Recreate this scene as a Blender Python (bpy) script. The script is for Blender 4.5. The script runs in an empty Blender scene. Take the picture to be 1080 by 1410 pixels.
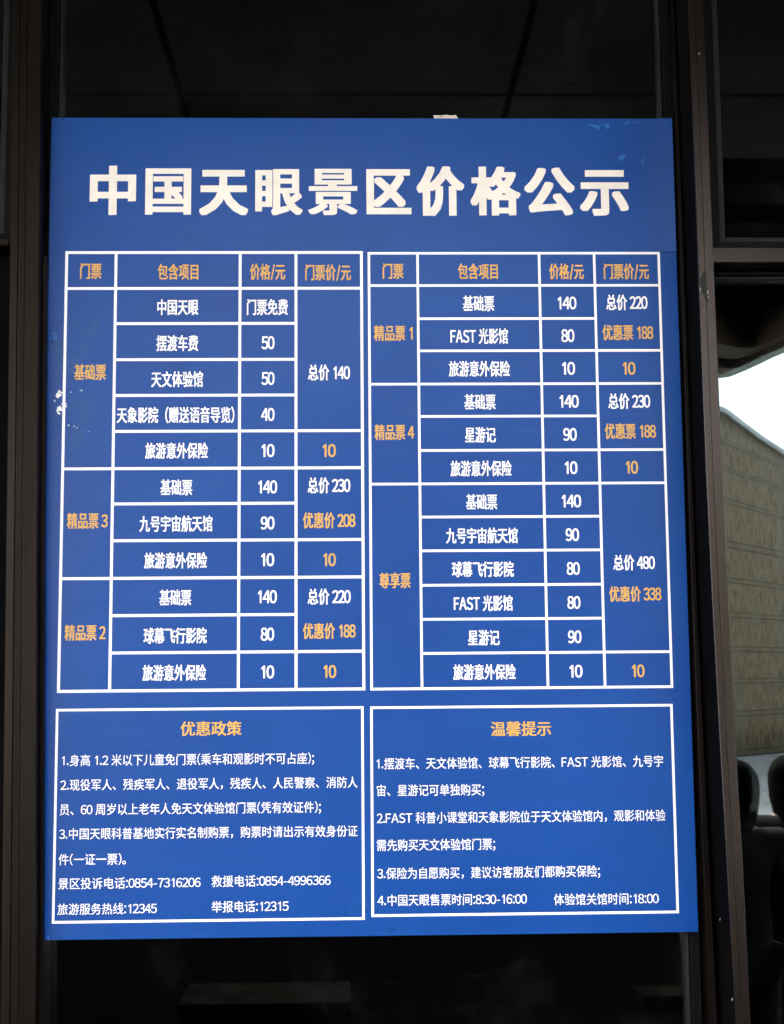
import bpy, bmesh, math, random
from mathutils import Vector, Matrix, noise
random.seed(7)
S = bpy.context.scene
COL = S.collection

# ------------------------------------------------------------------ camera
cam_d = bpy.data.cameras.new('camera')
cam_d.sensor_fit = 'VERTICAL'; cam_d.sensor_height = 24.0; cam_d.sensor_width = 24.0
cam_d.lens = 33.36
cam_d.clip_start = 0.05; cam_d.clip_end = 6000
cam = bpy.data.objects.new('camera', cam_d); COL.objects.link(cam)
R_ = Vector((0.99966017, -0.02476804, -0.00812984))
U_ = Vector((0.00517465, -0.11712224, 0.99310402))
F_ = Vector((0.02554942, 0.9928086, 0.11695427))
cam.matrix_world = Matrix(((R_.x, U_.x, -F_.x, -0.01944522), (R_.y, U_.y, -F_.y, -2.65402806),
                           (R_.z, U_.z, -F_.z, 1.72), (0, 0, 0, 1)))
S.camera = cam

# ------------------------------------------------------------------ sky, sun, exposure
SUN_EL, SUN_AZ = math.radians(52), math.radians(200)      # bright overcast, sun behind the viewer
w = bpy.data.worlds.new('World'); S.world = w; w.use_nodes = True
wn = w.node_tree.nodes; wl = w.node_tree.links
bg = wn['Background']; bg.inputs['Strength'].default_value = 0.15
sky = wn.new('ShaderNodeTexSky'); sky.sky_type = 'NISHITA'; sky.sun_disc = False
sky.sun_elevation = SUN_EL; sky.sun_rotation = SUN_AZ
sky.air_density = 1.0; sky.dust_density = 3.0; sky.ozone_density = 1.0
hs = wn.new('ShaderNodeHueSaturation'); hs.inputs['Saturation'].default_value = 0.65
wl.new(sky.outputs['Color'], hs.inputs['Color']); tc = wn.new('ShaderNodeTexCoord'); cm = wn.new('ShaderNodeMapping'); cm.inputs['Scale'].default_value = (1, 1, 3.5)
cn = wn.new('ShaderNodeTexNoise'); cn.inputs['Scale'].default_value = 3.2; cn.inputs['Detail'].default_value = 6
cr = wn.new('ShaderNodeMapRange'); cr.inputs[1].default_value = 0.35; cr.inputs[2].default_value = 0.7; cr.inputs[3].default_value = 0.72; cr.inputs[4].default_value = 1.3
vm = wn.new('ShaderNodeVectorMath'); vm.operation = 'SCALE'
wl.new(tc.outputs['Generated'], cm.inputs['Vector']); wl.new(cm.outputs['Vector'], cn.inputs['Vector'])
wl.new(cn.outputs['Fac'], cr.inputs[0]); wl.new(hs.outputs['Color'], vm.inputs[0]); wl.new(cr.outputs[0], vm.inputs['Scale'])
wl.new(vm.outputs['Vector'], bg.inputs['Color'])
sd = bpy.data.lights.new('sun', 'SUN'); sd.energy = 1.2; sd.angle = math.radians(18); sd.color = (1.0, 0.95, 0.88)
so = bpy.data.objects.new('sun', sd); COL.objects.link(so)
sdir = Vector((math.sin(SUN_AZ) * math.cos(SUN_EL), math.cos(SUN_AZ) * math.cos(SUN_EL), math.sin(SUN_EL)))
so.rotation_euler = sdir.to_track_quat('Z', 'Y').to_euler()
S.view_settings.view_transform = 'Standard'; S.view_settings.look = 'None'
S.view_settings.gamma = 1.0; S.view_settings.use_curve_mapping = False
S.view_settings.exposure = 3.35
S.cycles.use_denoising = True
S.cycles.max_bounces = 10; S.cycles.diffuse_bounces = 5; S.cycles.glossy_bounces = 5
S.cycles.transparent_max_bounces = 16; S.cycles.transmission_bounces = 6
S.cycles.sample_clamp_indirect = 6.0

# ------------------------------------------------------------------ helpers
def node_mat(name):
    m = bpy.data.materials.new(name); m.use_nodes = True
    return m, m.node_tree.nodes, m.node_tree.links, m.node_tree.nodes['Principled BSDF']

def mix_col(n, l, fac, a, b):
    x = n.new('ShaderNodeMix'); x.data_type = 'RGBA'
    if hasattr(fac, 'is_linked'): l.new(fac, x.inputs[0])
    else: x.inputs[0].default_value = fac
    for s, v in ((x.inputs[6], a), (x.inputs[7], b)):
        if hasattr(v, 'is_linked'): l.new(v, s)
        else: s.default_value = (*v, 1)
    return x.outputs[2]

def math_n(n, l, op, a, b=None, c=None):
    x = n.new('ShaderNodeMath'); x.operation = op
    for i, v in enumerate((a, b, c)):
        if v is None: continue
        if hasattr(v, 'is_linked'): l.new(v, x.inputs[i])
        else: x.inputs[i].default_value = v
    return x.outputs[0]

def ramp(n, l, src, a, b, lo=0.0, hi=1.0):
    x = n.new('ShaderNodeMapRange'); x.interpolation_type = 'SMOOTHSTEP'
    x.inputs[1].default_value = a; x.inputs[2].default_value = b
    x.inputs[3].default_value = lo; x.inputs[4].default_value = hi
    l.new(src, x.inputs[0]); return x.outputs[0]

def coords(n, l, kind='Object', scale=None):
    t = n.new('ShaderNodeTexCoord').outputs[kind]
    if scale:
        mp = n.new('ShaderNodeMapping'); mp.inputs['Scale'].default_value = scale
        l.new(t, mp.inputs['Vector']); t = mp.outputs['Vector']
    return t

def noise_tex(n, l, vec, scale, detail=4, rough=0.55):
    x = n.new('ShaderNodeTexNoise'); x.inputs['Scale'].default_value = scale
    x.inputs['Detail'].default_value = detail; x.inputs['Roughness'].default_value = rough
    l.new(vec, x.inputs['Vector']); return x.outputs['Fac']

def simple(name, col, rough=0.5, metal=0.0, spec=0.5, var=0.15, nscale=8.0, stretch=(1, 1, 1), bump=0.0, bscale=60.0):
    m, n, l, b = node_mat(name)
    v = coords(n, l, 'Object', stretch)
    f = noise_tex(n, l, v, nscale)
    f = ramp(n, l, f, 0.3, 0.7)
    c = mix_col(n, l, f, tuple(x * (1 - var) for x in col), tuple(min(1, x * (1 + var)) for x in col))
    l.new(c, b.inputs['Base Color'])
    b.inputs['Roughness'].default_value = rough; b.inputs['Metallic'].default_value = metal
    b.inputs['Specular IOR Level'].default_value = spec
    if bump:
        bp = n.new('ShaderNodeBump'); bp.inputs['Strength'].default_value = bump; bp.inputs['Distance'].default_value = 0.002
        l.new(noise_tex(n, l, v, bscale), bp.inputs['Height']); l.new(bp.outputs['Normal'], b.inputs['Normal'])
    return m

def link(name, me, mat=None, parent=None):
    o = bpy.data.objects.new(name, me); COL.objects.link(o)
    if mat: me.materials.append(mat)
    if parent: o.parent = parent
    return o

def obj(name, bm, mat=None, parent=None):
    me = bpy.data.meshes.new(name); bm.normal_update(); bm.to_mesh(me); bm.free()
    return link(name, me, mat, parent)

def thing(name, label, cat, loc=(0, 0, 0), group=None):
    o = bpy.data.objects.new(name, None); COL.objects.link(o); o.location = loc
    o.empty_display_size = 0.1
    o['label'] = label; o['category'] = cat
    if group: o['group'] = group
    return o

def tag(o, label, cat, group=None):
    o['label'] = label; o['category'] = cat
    if group: o['group'] = group
    return o

def box(bm, x0, x1, y0, y1, z0, z1, bev=0.0):
    r = bmesh.ops.create_cube(bm, size=1.0)
    vs = r['verts']
    for v in vs:
        v.co = Vector(((x0 + x1) / 2 + v.co.x * (x1 - x0), (y0 + y1) / 2 + v.co.y * (y1 - y0), (z0 + z1) / 2 + v.co.z * (z1 - z0)))
    if bev:
        es = list({e for v in vs for e in v.link_edges})
        bmesh.ops.bevel(bm, geom=es, offset=bev, segments=2, affect='EDGES', profile=0.5)
    return bm

def loft(bm, sections):
    """closed prism through a list of closed sections, each a list of points"""
    rings = [[bm.verts.new(p) for p in s] for s in sections]
    n = len(rings[0])
    for a, b in zip(rings, rings[1:]):
        for i in range(n):
            bm.faces.new((a[i], a[(i + 1) % n], b[(i + 1) % n], b[i]))
    bm.faces.new(list(reversed(rings[0]))); bm.faces.new(rings[-1])
    bmesh.ops.recalc_face_normals(bm, faces=bm.faces[:])
    return bm

def ribbon(bm, outer, inner, z0, z1):
    """solid band between two open polylines in plan"""
    secs = []
    for (a, b), (c, d) in zip(outer, inner):
        secs.append([(a, b, z0), (c, d, z0), (c, d, z1), (a, b, z1)])
    return loft(bm, secs)

# ------------------------------------------------------------------ materials
def board_material(name):
    m, n, l, b = node_mat(name)
    v = coords(n, l, 'Object')
    sep = n.new('ShaderNodeSeparateXYZ'); l.new(v, sep.inputs[0])
    X, Z = sep.outputs[0], sep.outputs[2]
    f = noise_tex(n, l, v, 3.5, 3)
    col = mix_col(n, l, ramp(n, l, f, 0.3, 0.7), BLUE_A, BLUE_B)
    # faint print banding
    sv = coords(n, l, 'Object', (1.5, 1, 260)); band = noise_tex(n, l, sv, 1.0, 2)
    col = mix_col(n, l, ramp(n, l, band, 0.35, 0.7, 0, 0.18), col, tuple(c * 1.35 for c in BLUE_B))
    nz = noise_tex(n, l, v, 34, 5, 0.6)
    nz2 = noise_tex(n, l, v, 95, 4, 0.6)
    def spot(cx, cz, rx, rz, src, t, soft=0.08):
        dx = math_n(n, l, 'DIVIDE', math_n(n, l, 'SUBTRACT', X, cx), rx)
        dz = math_n(n, l, 'DIVIDE', math_n(n, l, 'SUBTRACT', Z, cz), rz)
        d = math_n(n, l, 'SQRT', math_n(n, l, 'ADD', math_n(n, l, 'MULTIPLY', dx, dx), math_n(n, l, 'MULTIPLY', dz, dz)))
        k = math_n(n, l, 'ADD', math_n(n, l, 'SUBTRACT', src, math_n(n, l, 'MULTIPLY', d, 0.16)), 0.0)
        return ramp(n, l, k, t, t + soft)
    rough = None
    smear = None
    for a in ((-0.527, 2.365, 0.04, 0.055), (-0.533, 2.225, 0.03, 0.04), (-0.57, 2.33, 0.02, 0.05), (-0.54, 2.165, 0.03, 0.02), (0.045, 1.272, 0.03, 0.012), (-0.02, 1.31, 0.03, 0.012)):
        s = spot(*a, nz, 0.385)
        smear = s if smear is None else math_n(n, l, 'MAXIMUM', smear, s)
    col = mix_col(n, l, math_n(n, l, 'MULTIPLY', smear, 0.8), col, (0.003, 0.055, 0.20))
    fleck = None
    for a in ((0.455, 2.784, 0.03, 0.009), (0.497, 2.725, 0.022, 0.008), (0.543, 2.712, 0.008, 0.016), (0.528, 2.792, 0.014, 0.006), (-0.585, 2.37, 0.006, 0.008)):
        s = spot(*a, nz2, 0.42, 0.05)
        fleck = s if fleck is None else math_n(n, l, 'MAXIMUM', fleck, s)
    col = mix_col(n, l, math_n(n, l, 'MULTIPLY', fleck, 0.32), col, (0.05, 0.27, 0.65))
    # rubbed corner
    cr = spot(-0.6, 1.2585, 0.016, 0.022, nz2, 0.36, 0.1)
    col = mix_col(n, l, math_n(n, l, 'MULTIPLY', cr, 0.7), col, (0.06, 0.30, 0.75))
    l.new(col, b.inputs['Base Color'])
    rg = ramp(n, l, smear, 0, 1, BOARD_ROUGH, BOARD_ROUGH * 0.8)
    l.new(rg, b.inputs['Roughness'])
    b.inputs['Specular IOR Level'].default_value = 0.21
    bp = n.new('ShaderNodeBump'); bp.inputs['Strength'].default_value = 0.6; bp.inputs['Distance'].default_value = 0.004
    l.new(noise_tex(n, l, v, 7.0, 2), bp.inputs['Height']); l.new(bp.outputs['Normal'], b.inputs['Normal'])
    return m

BLUE_A, BLUE_B = (0.0010, 0.0425, 0.205), (0.0015, 0.0490, 0.226)
BOARD_ROUGH = 0.34
M = {}
M['board'] = board_material('printed blue board')
M['white_ink'] = simple('white ink', (0.86, 0.82, 0.78), 0.45, var=0.04, nscale=20)
M['title_ink'] = simple('cream ink', (0.80, 0.71, 0.61), 0.5, var=0.05, nscale=25)
M['gold_ink'] = simple('gold ink', (0.64, 0.335, 0.042), 0.45, var=0.07, nscale=40)
M['bronze'] = simple('bronze aluminium', (0.006, 0.0043, 0.0035), 0.24, 0.0, 0.45, 0.6, 9, (5, 5, 0.35), 0.15, 90)
M['dim_bronze'] = simple('dim bronze aluminium', (0.0038, 0.0026, 0.0021), 0.34, 0.0, 0.10, 0.6, 9, (5, 5, 0.35), 0.15, 90)  # copy of the bronze, colour and sheen cut where less sky reflects
M['black'] = simple('flat black', (0.0022, 0.002, 0.002), 0.8, 0, 0.03, var=0.2)
M['sash'] = simple('black sash paint', (0.0025, 0.0026, 0.0024), 0.5, 0, 0.06, var=0.25, nscale=14, stretch=(4, 4, 0.6))
M['strip'] = simple('dull bead', (0.009, 0.0095, 0.0085), 0.5, 0, 0.15, var=0.3, nscale=25)
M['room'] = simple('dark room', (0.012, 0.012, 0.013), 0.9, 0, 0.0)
M['soffit'] = None

for k_ in ('bronze', 'dim_bronze'):
    M[k_].node_tree.nodes['Principled BSDF'].inputs['Specular Tint'].default_value = (1.0, 0.80, 0.66, 1)

def glass_material(name, refl, tint):
    m, n, l, b = node_mat(name)
    out = n['Material Output']; n.remove(b)
    tr = n.new('ShaderNodeBsdfTransparent'); tr.inputs[0].default_value = (*tint, 1)
    gl = n.new('ShaderNodeBsdfGlossy'); gl.inputs['Roughness'].default_value = 0.0
    gl.inputs[0].default_value = (0.97, 1.0, 0.97, 1)
    lw = n.new('ShaderNodeLayerWeight'); lw.inputs['Blend'].default_value = 0.12
    fac = math_n(n, l, 'ADD', math_n(n, l, 'MULTIPLY', lw.outputs['Fresnel'], 0.6), refl)
    mx = n.new('ShaderNodeMixShader'); l.new(fac, mx.inputs[0]); l.new(tr.outputs[0], mx.inputs[1]); l.new(gl.outputs[0], mx.inputs[2])
    # dust: faint film plus specks
    v = coords(n, l, 'Object')
    film = ramp(n, l, noise_tex(n, l, v, 5.0, 5, 0.65), 0.48, 0.85, 0.0, 0.010)
    sp = ramp(n, l, noise_tex(n, l, v, 130, 2, 0.5), 0.77, 0.82, 0.0, 0.12)
    sc = ramp(n, l, noise_tex(n, l, coords(n, l, 'Object', (2, 2, 26)), 6.0, 3), 0.70, 0.80, 0.0, 0.008)
    dust = math_n(n, l, 'MAXIMUM', math_n(n, l, 'MAXIMUM', film, sp), sc)
    df = n.new('ShaderNodeBsdfDiffuse'); df.inputs[0].default_value = (0.42, 0.42, 0.40, 1)
    m2 = n.new('ShaderNodeMixShader'); l.new(dust, m2.inputs[0]); l.new(mx.outputs[0], m2.inputs[1]); l.new(df.outputs[0], m2.inputs[2])
    l.new(m2.outputs[0], out.inputs['Surface'])
    return m
M['glass'] = glass_material('outer glass', 0.088, (0.72, 0.76, 0.74))
M['inner_glass'] = glass_material('inner glass', 0.035, (0.6, 0.64, 0.62))

# ------------------------------------------------------------------ ground
def ground_material():
    m, n, l, b = node_mat('plaza paving')
    v = coords(n, l, 'Object')
    br = n.new('ShaderNodeTexBrick'); br.inputs['Scale'].default_value = 1.0
    br.inputs['Brick Width'].default_value = 1.2; br.inputs['Row Height'].default_value = 0.6
    br.inputs['Mortar Size'].default_value = 0.012
    br.inputs['Color1'].default_value = (0.56, 0.57, 0.55, 1); br.inputs['Color2'].default_value = (0.47, 0.48, 0.465, 1)
    br.inputs['Mortar'].default_value = (0.12, 0.12, 0.115, 1)
    l.new(v, br.inputs['Vector'])
    big = noise_tex(n, l, coords(n, l, 'Object', (0.12, 0.7, 1)), 1.0, 4)
    c = mix_col(n, l, ramp(n, l, big, 0.35, 0.65, 0, 0.6), br.outputs['Color'], (0.30, 0.305, 0.30))
    l.new(c, b.inputs['Base Color']); b.inputs['Roughness'].default_value = 0.45
    return m
bm = bmesh.new()
g = [bm.verts.new(p) for p in ((-2500, 600, -0.14), (2500, 600, -0.14), (2500, -3000, -0.14), (-2500, -3000, -0.14))]
bm.faces.new(g)
bmesh.ops.recalc_face_normals(bm, faces=bm.faces[:])
plaza = obj('plaza_paving', bm, ground_material()); plaza['kind'] = 'structure'

M['granite'] = simple('shaded granite', (0.0013, 0.0013, 0.0015), 0.9, 0, 0.0, var=0.35, nscale=30)  # floor colour cut below real granite to hold the canopy's shade
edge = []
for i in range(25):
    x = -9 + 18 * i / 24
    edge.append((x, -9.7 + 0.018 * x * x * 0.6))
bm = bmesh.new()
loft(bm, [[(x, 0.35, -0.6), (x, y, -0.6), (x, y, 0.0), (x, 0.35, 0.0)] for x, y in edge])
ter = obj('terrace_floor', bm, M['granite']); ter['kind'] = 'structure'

# low wooded hills far beyond the plaza
bm = bmesh.new()
rows = []
for j in range(7):
    r = []
    for i in range(90):
        a = math.radians(170 + 200 * i / 89)
        d = 700 + j * 90
        hgt = (noise.noise(Vector((i * 0.21, j * 0.5, 3.1))) * 0.5 + 0.6) * 46 * math.sin(math.pi * j / 6)
        r.append(bm.verts.new((math.cos(a) * d, math.sin(a) * d, max(-1.0, hgt) - 0.6)))
    rows.append(r)
for a, b_ in zip(rows, rows[1:]):
    for i in range(89):
        bm.faces.new((a[i], a[i + 1], b_[i + 1], b_[i]))
hills = obj('hills', bm, simple('wooded hill', (0.05, 0.075, 0.045), 0.9, var=0.4, nscale=0.05)); hills['kind'] = 'structure'

# dark hall behind the glass
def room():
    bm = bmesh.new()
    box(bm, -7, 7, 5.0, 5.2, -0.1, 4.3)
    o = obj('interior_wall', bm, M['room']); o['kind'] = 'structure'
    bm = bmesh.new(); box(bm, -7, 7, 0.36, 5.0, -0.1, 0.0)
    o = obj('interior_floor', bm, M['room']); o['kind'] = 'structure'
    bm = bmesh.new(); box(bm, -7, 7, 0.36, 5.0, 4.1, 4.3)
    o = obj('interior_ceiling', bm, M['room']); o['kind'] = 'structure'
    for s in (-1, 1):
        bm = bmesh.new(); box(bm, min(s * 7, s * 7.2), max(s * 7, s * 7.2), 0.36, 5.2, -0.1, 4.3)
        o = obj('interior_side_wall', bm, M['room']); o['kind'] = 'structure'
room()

# ------------------------------------------------------------------ glazed front: mullions, windows, transoms
front = thing('glazed_front', 'dark bronze framed glass front that the blue board is fixed to', 'glazed wall')

def at(stations, z):
    for (z0, a0), (z1, a1) in zip(stations, stations[1:]):
        if z <= z1 or z1 == stations[-1][0]:
            t = (z - z0) / (z1 - z0); return a0 + (a1 - a0) * t
# wide mullion left of the board: ribbed cap, slightly out of plumb
LM = [(0.0, -0.634, -0.5735), (1.18, -0.6487, -0.5885), (1.977, -0.6579, -0.6025), (2.52, -0.6640, -0.6085), (2.95, -0.6704, -0.6126), (4.0, -0.683, -0.622)]
bm = bmesh.new()
secs = []
for z, a, b_ in LM:
    wv = b_ - a
    p = [(a, 0.06), (a, -0.046), (a + .25 * wv, -0.048), (a + .26 * wv, -0.0445), (a + .28 * wv, -0.0445), (a + .29 * wv, -0.047),
         (a + .49 * wv, -0.047), (a + .50 * wv, -0.0455), (a + .52 * wv, -0.0455), (a + .53 * wv, -0.050), (b_ - .002, -0.050), (b_, -0.048), (b_, 0.06)]
    secs.append([(x, y, z) for x, y in p])
loft(bm, secs)
lm = obj('mullion', bm, M['dim_bronze'], front)
bm = bmesh.new()
secs = [[(x, y, z) for x, y in ((b_ + .001, 0.05), (b_ + .001, -0.022), (b_ + .0065, -0.022), (b_ + .0075, -0.02), (b_ + .0075, 0.05))] for z, a, b_ in LM if z <= 2.6]
loft(bm, secs); obj('edge_strip', bm, M['dim_bronze'], lm)

# deep fin mullion right of the board, flank shade put into its near-black colour
RM = [(0.0, 0.652, 0.676), (1.1235, 0.6338, 0.6595), (1.38, 0.6285, 0.6562), (1.633, 0.6228, 0.6505), (1.865, 0.6183, 0.6466), (2.10, 0.6152, 0.6446),
      (2.343, 0.6139, 0.6430), (2.59, 0.6132, 0.6418), (2.986, 0.6108, 0.6406), (4.0, 0.605, 0.637)]
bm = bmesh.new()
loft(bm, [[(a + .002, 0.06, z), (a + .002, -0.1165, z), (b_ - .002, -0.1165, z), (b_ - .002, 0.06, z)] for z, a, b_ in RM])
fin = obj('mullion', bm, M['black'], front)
bm = bmesh.new()
secs = []
for z, a, b_ in RM:
    wv = b_ - a
    secs.append([(x, y, z) for x, y in ((a, -0.1163), (a, -0.119), (a + .001, -0.12), (a + .40 * wv, -0.12), (a + .42 * wv, -0.1193), (a + .44 * wv, -0.12), (b_ - .001, -0.12), (b_, -0.119), (b_, -0.1163))])
loft(bm, secs); cap = obj('cap', bm, M['bronze'], fin)
# darker rubbed patch and pale nicks on the cap
def patch(bm, pts, y0, th=0.0012):
    a = [bm.verts.new((x, y0 - th, z)) for x, z in pts]; b_ = [bm.verts.new((x, y0, z)) for x, z in pts]
    n_ = len(pts)
    for i in range(n_): bm.faces.new((a[i], a[(i + 1) % n_], b_[(i + 1) % n_], b_[i]))
    bm.faces.new(a); bm.faces.new(list(reversed(b_))); bmesh.ops.recalc_face_normals(bm, faces=bm.faces[:])
bm = bmesh.new(); patch(bm, [(0.6165, 2.449), (0.627, 2.464), (0.6278, 2.420), (0.6295, 2.404), (0.6225, 2.415), (0.6158, 2.432)], -0.1203)
obj('scuff', bm, simple('scuffed patch', (0.012, 0.011, 0.0095), 0.6, 0, 0.2), fin)
chip = simple('bare metal chip', (0.35, 0.32, 0.29), 0.5)
for x, z, r in ((0.6152, 2.427, .0022), (0.629, 2.4215, .0018), (0.6293, 2.412, .0015), (0.6285, 2.88, .0012), (0.6285, 1.165, .0013), (0.612, 1.30, .001), (0.621, 2.39, .0012)):
    bm = bmesh.new(); patch(bm, [(x + r * .5 * math.cos(t * .9 + x * 99), z + r * 2.2 * math.sin(t * .9)) for t in range(7)], -0.1204, .0006); obj('paint_chip', bm, chip, fin)
# base profile between the board and the fin, chipped paint along it
bm = bmesh.new()
BP = [(0.0, 0.626, 0.648), (1.1385, 0.6125, 0.6246), (1.81, 0.6062, 0.6142), (2.389, 0.6050, 0.6112), (2.97, 0.6035, 0.6088), (4.0, 0.598, 0.604)]
loft(bm, [[(a, 0.05, z), (a, -0.018, z), (a + .0015, -0.02, z), (b_, -0.02, z), (b_ + .003, 0.05, z)] for z, a, b_ in BP])
obj('base_profile', bm, M['dim_bronze'], fin)
random.seed(3); flake = simple('flaked dark paint', (0.004, 0.004, 0.004), 0.8, 0, 0.05)
for i in range(16):
    z = 1.35 + i * 0.062 + random.uniform(-.02, .02); x = at([(s[0], s[1] + .002) for s in BP], z) + random.uniform(0, .003)
    hh = random.uniform(.006, .03)
    bm = bmesh.new(); patch(bm, [(x, z), (x + random.uniform(.001, .003), z + hh * .3), (x + .002, z + hh), (x - .0005, z + hh * .7)], -0.0203, .0006); obj('flaked_paint', bm, flake, fin)

def window(x0, x1, z0, z1, sash=0.016, bead=0.009, double=True, tilt=0.0033, bars=None, y=0.012):
    """sash frame with bead and two panes; x0..x1, z0..z1 is the outside of the sash"""
    bm = bmesh.new()
    for a in ((x0, x0 + sash, z0, z1), (x1 - sash, x1, z0, z1)): box(bm, a[0], a[1], y, y + .07, a[2], a[3], .0015)
    for a in ((x0 + sash, x1 - sash, z0, z0 + sash), (x0 + sash, x1 - sash, z1 - sash, z1)): box(bm, a[0], a[1], y + .0005, y + .07, a[2], a[3], .0015)
    wdw = obj('window', bm, M['sash'], front)
    bm = bmesh.new(); s = sash
    for a in ((x0 + s, x0 + s + bead, z0 + s, z1 - s), (x1 - s - bead, x1 - s, z0 + s, z1 - s)): box(bm, a[0], a[1], y + .010, y + .06, a[2], a[3], .002)
    for a in ((x0 + s + bead, x1 - s - bead, z0 + s, z0 + s + bead), (x0 + s + bead, x1 - s - bead, z1 - s - bead, z1 - s)): box(bm, a[0], a[1], y + .0105, y + .06, a[2], a[3], .002)
    obj('glazing_bead', bm, M['strip'], wdw)
    e = s + bead - .003
    bm = bmesh.new(); box(bm, x0 + e, x1 - e, y + .026, y + .032, z0 + e, z1 - e)
    obj('pane', bm, M['glass'], wdw)
    bm = bmesh.new(); box(bm, x0 + e + .002, x1 - e - .002, -.003, .003, z0 + e + .002, z1 - e - .002)
    cz = (z0 + z1) / 2; cx = (x0 + x1) / 2
    rot = Matrix.Rotation(tilt, 4, 'Z') @ Matrix.Rotation(tilt * .5, 4, 'X')
    mw = Matrix.Translation((cx, y + .047, cz)) @ rot @ Matrix.Translation((-cx, 0, -cz))
    bmesh.ops.transform(bm, matrix=mw, verts=bm.verts[:])
    obj('inner_pane', bm, M['inner_glass'], wdw)
    return wdw
window(-0.612, 0.6065, 0.30, 3.95, .0175, .006, tilt=.0006)           # behind the board
window(0.672, 2.30, 2.5395, 3.95, .020, .012, tilt=.0022)             # upper right, above the transom
window(0.660, 2.30, 0.30, 2.4995, .006, .006, tilt=.0035)             # lower right
window(-2.30, -0.672, 2.557, 3.95, .02, .012, tilt=.0006)             # upper left
# transoms
bm = bmesh.new(); box(bm, 0.650, 2.30, -0.030, 0.10, 2.5035, 2.5365, .003)
obj('transom', bm, M['bronze'], front)
bm = bmesh.new(); box(bm, -2.30, -0.669, -0.030, 0.10, 2.5384, 2.5555, .003)
obj('transom', bm, M['dim_bronze'], front)
# flat black panel added for the left pane's dark reflection, below the transom
bm = bmesh.new(); box(bm, -2.30, -0.650, 0.03, 0.10, 0.30, 2.536, .002)
obj('pane_blackout', bm, M['black'], front)
# sill and head along the whole front, end posts and flanking walls
bm = bmesh.new(); box(bm, -6.9, 6.9, -0.04, 0.30, 0.0, 0.298, .004)
obj('sill', bm, M['dim_bronze'], front)
bm = bmesh.new(); box(bm, -6.9, 6.9, -0.02, 0.14, 3.952, 4.10, .003)
obj('head_rail', bm, M['dim_bronze'], front)
for s in (-1, 1):
    bm = bmesh.new(); box(bm, min(s * 2.302, s * 2.37), max(s * 2.302, s * 2.37), -0.05, 0.12, 0.3, 3.95, .003)
    obj('mullion', bm, M['dim_bronze'], front)
    bm = bmesh.new(); box(bm, min(s * 2.372, s * 6.9), max(s * 2.372, s * 6.9), 0.02, 0.14, 0.3, 3.95, .003)
    obj('wall_panel', bm, M['dim_bronze'], front)

# ------------------------------------------------------------------ canopy over the entrance
canopy = thing('entrance_canopy', 'dark panelled canopy soffit mirrored as a grid above the board', 'canopy', (0, 0, 4.0))
def soffit_material():
    m, n, l, b = node_mat('soffit panels')
    v = coords(n, l, 'Object'); sep = n.new('ShaderNodeSeparateXYZ'); l.new(v, sep.inputs[0])
    jx = math_n(n, l, 'ABSOLUTE', math_n(n, l, 'SUBTRACT', math_n(n, l, 'FRACT', math_n(n, l, 'DIVIDE', math_n(n, l, 'ADD', sep.outputs[0], 0.695 + 12.92), 1.292)), 0.5))
    jy = math_n(n, l, 'ABSOLUTE', math_n(n, l, 'SUBTRACT', math_n(n, l, 'FRACT', math_n(n, l, 'DIVIDE', math_n(n, l, 'ADD', sep.outputs[1], 2.62 + 13.0), 1.30)), 0.5))
    j = math_n(n, l, 'MAXIMUM', ramp(n, l, jx, 0.4875, 0.4925), ramp(n, l, jy, 0.487, 0.4925))
    f = ramp(n, l, noise_tex(n, l, v, 0.8, 4), 0.3, 0.7)
    c = mix_col(n, l, f, SOFFIT_A, SOFFIT_B)
    c = mix_col(n, l, j, c, (0.012, 0.012, 0.011))
    l.new(c, b.inputs['Base Color']); b.inputs['Roughness'].default_value = 0.8; b.inputs['Specular IOR Level'].default_value = 0.0
    return m
SOFFIT_A, SOFFIT_B = (0.060, 0.057, 0.046), (0.105, 0.100, 0.085)
RIM = [(4.9, -4.7), (4.22, -5.24), (3.41, -5.88), (3.03, -7.0), (2.92, -7.65), (2.80, -8.05), (2.3, -7.5), (1.86, -5.9), (1.25, -4.2), (0.66, -3.55), (-0.04, -3.45),
       (-0.77, -3.55), (-1.3, -4.3), (-1.91, -6.0), (-2.6, -7.7), (-3.2, -7.9), (-3.9, -7.0), (-5.5, -5.6)]  # unseen middle bay, cut into the outline so sky lights the board
RIM = [(7.0, -4.0)] + RIM + [(-7.0, -5.0)]
# smooth the outline
def smooth(pl, n=3):
    for _ in range(n):
        q = [pl[0]]
        for a, b_ in zip(pl, pl[1:]):
            q += [(a[0] * .75 + b_[0] * .25, a[1] * .75 + b_[1] * .25), (a[0] * .25 + b_[0] * .75, a[1] * .25 + b_[1] * .75)]
        q.append(pl[-1]); pl = q
    return pl
RIMS = smooth(RIM, 2)
bm = bmesh.new(); box(bm, -7, 7, -3.34, 0.0, 0.0, 0.10)
M['soffit'] = soffit_material(); so_ = obj('soffit', bm, M['soffit'], canopy)
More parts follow.
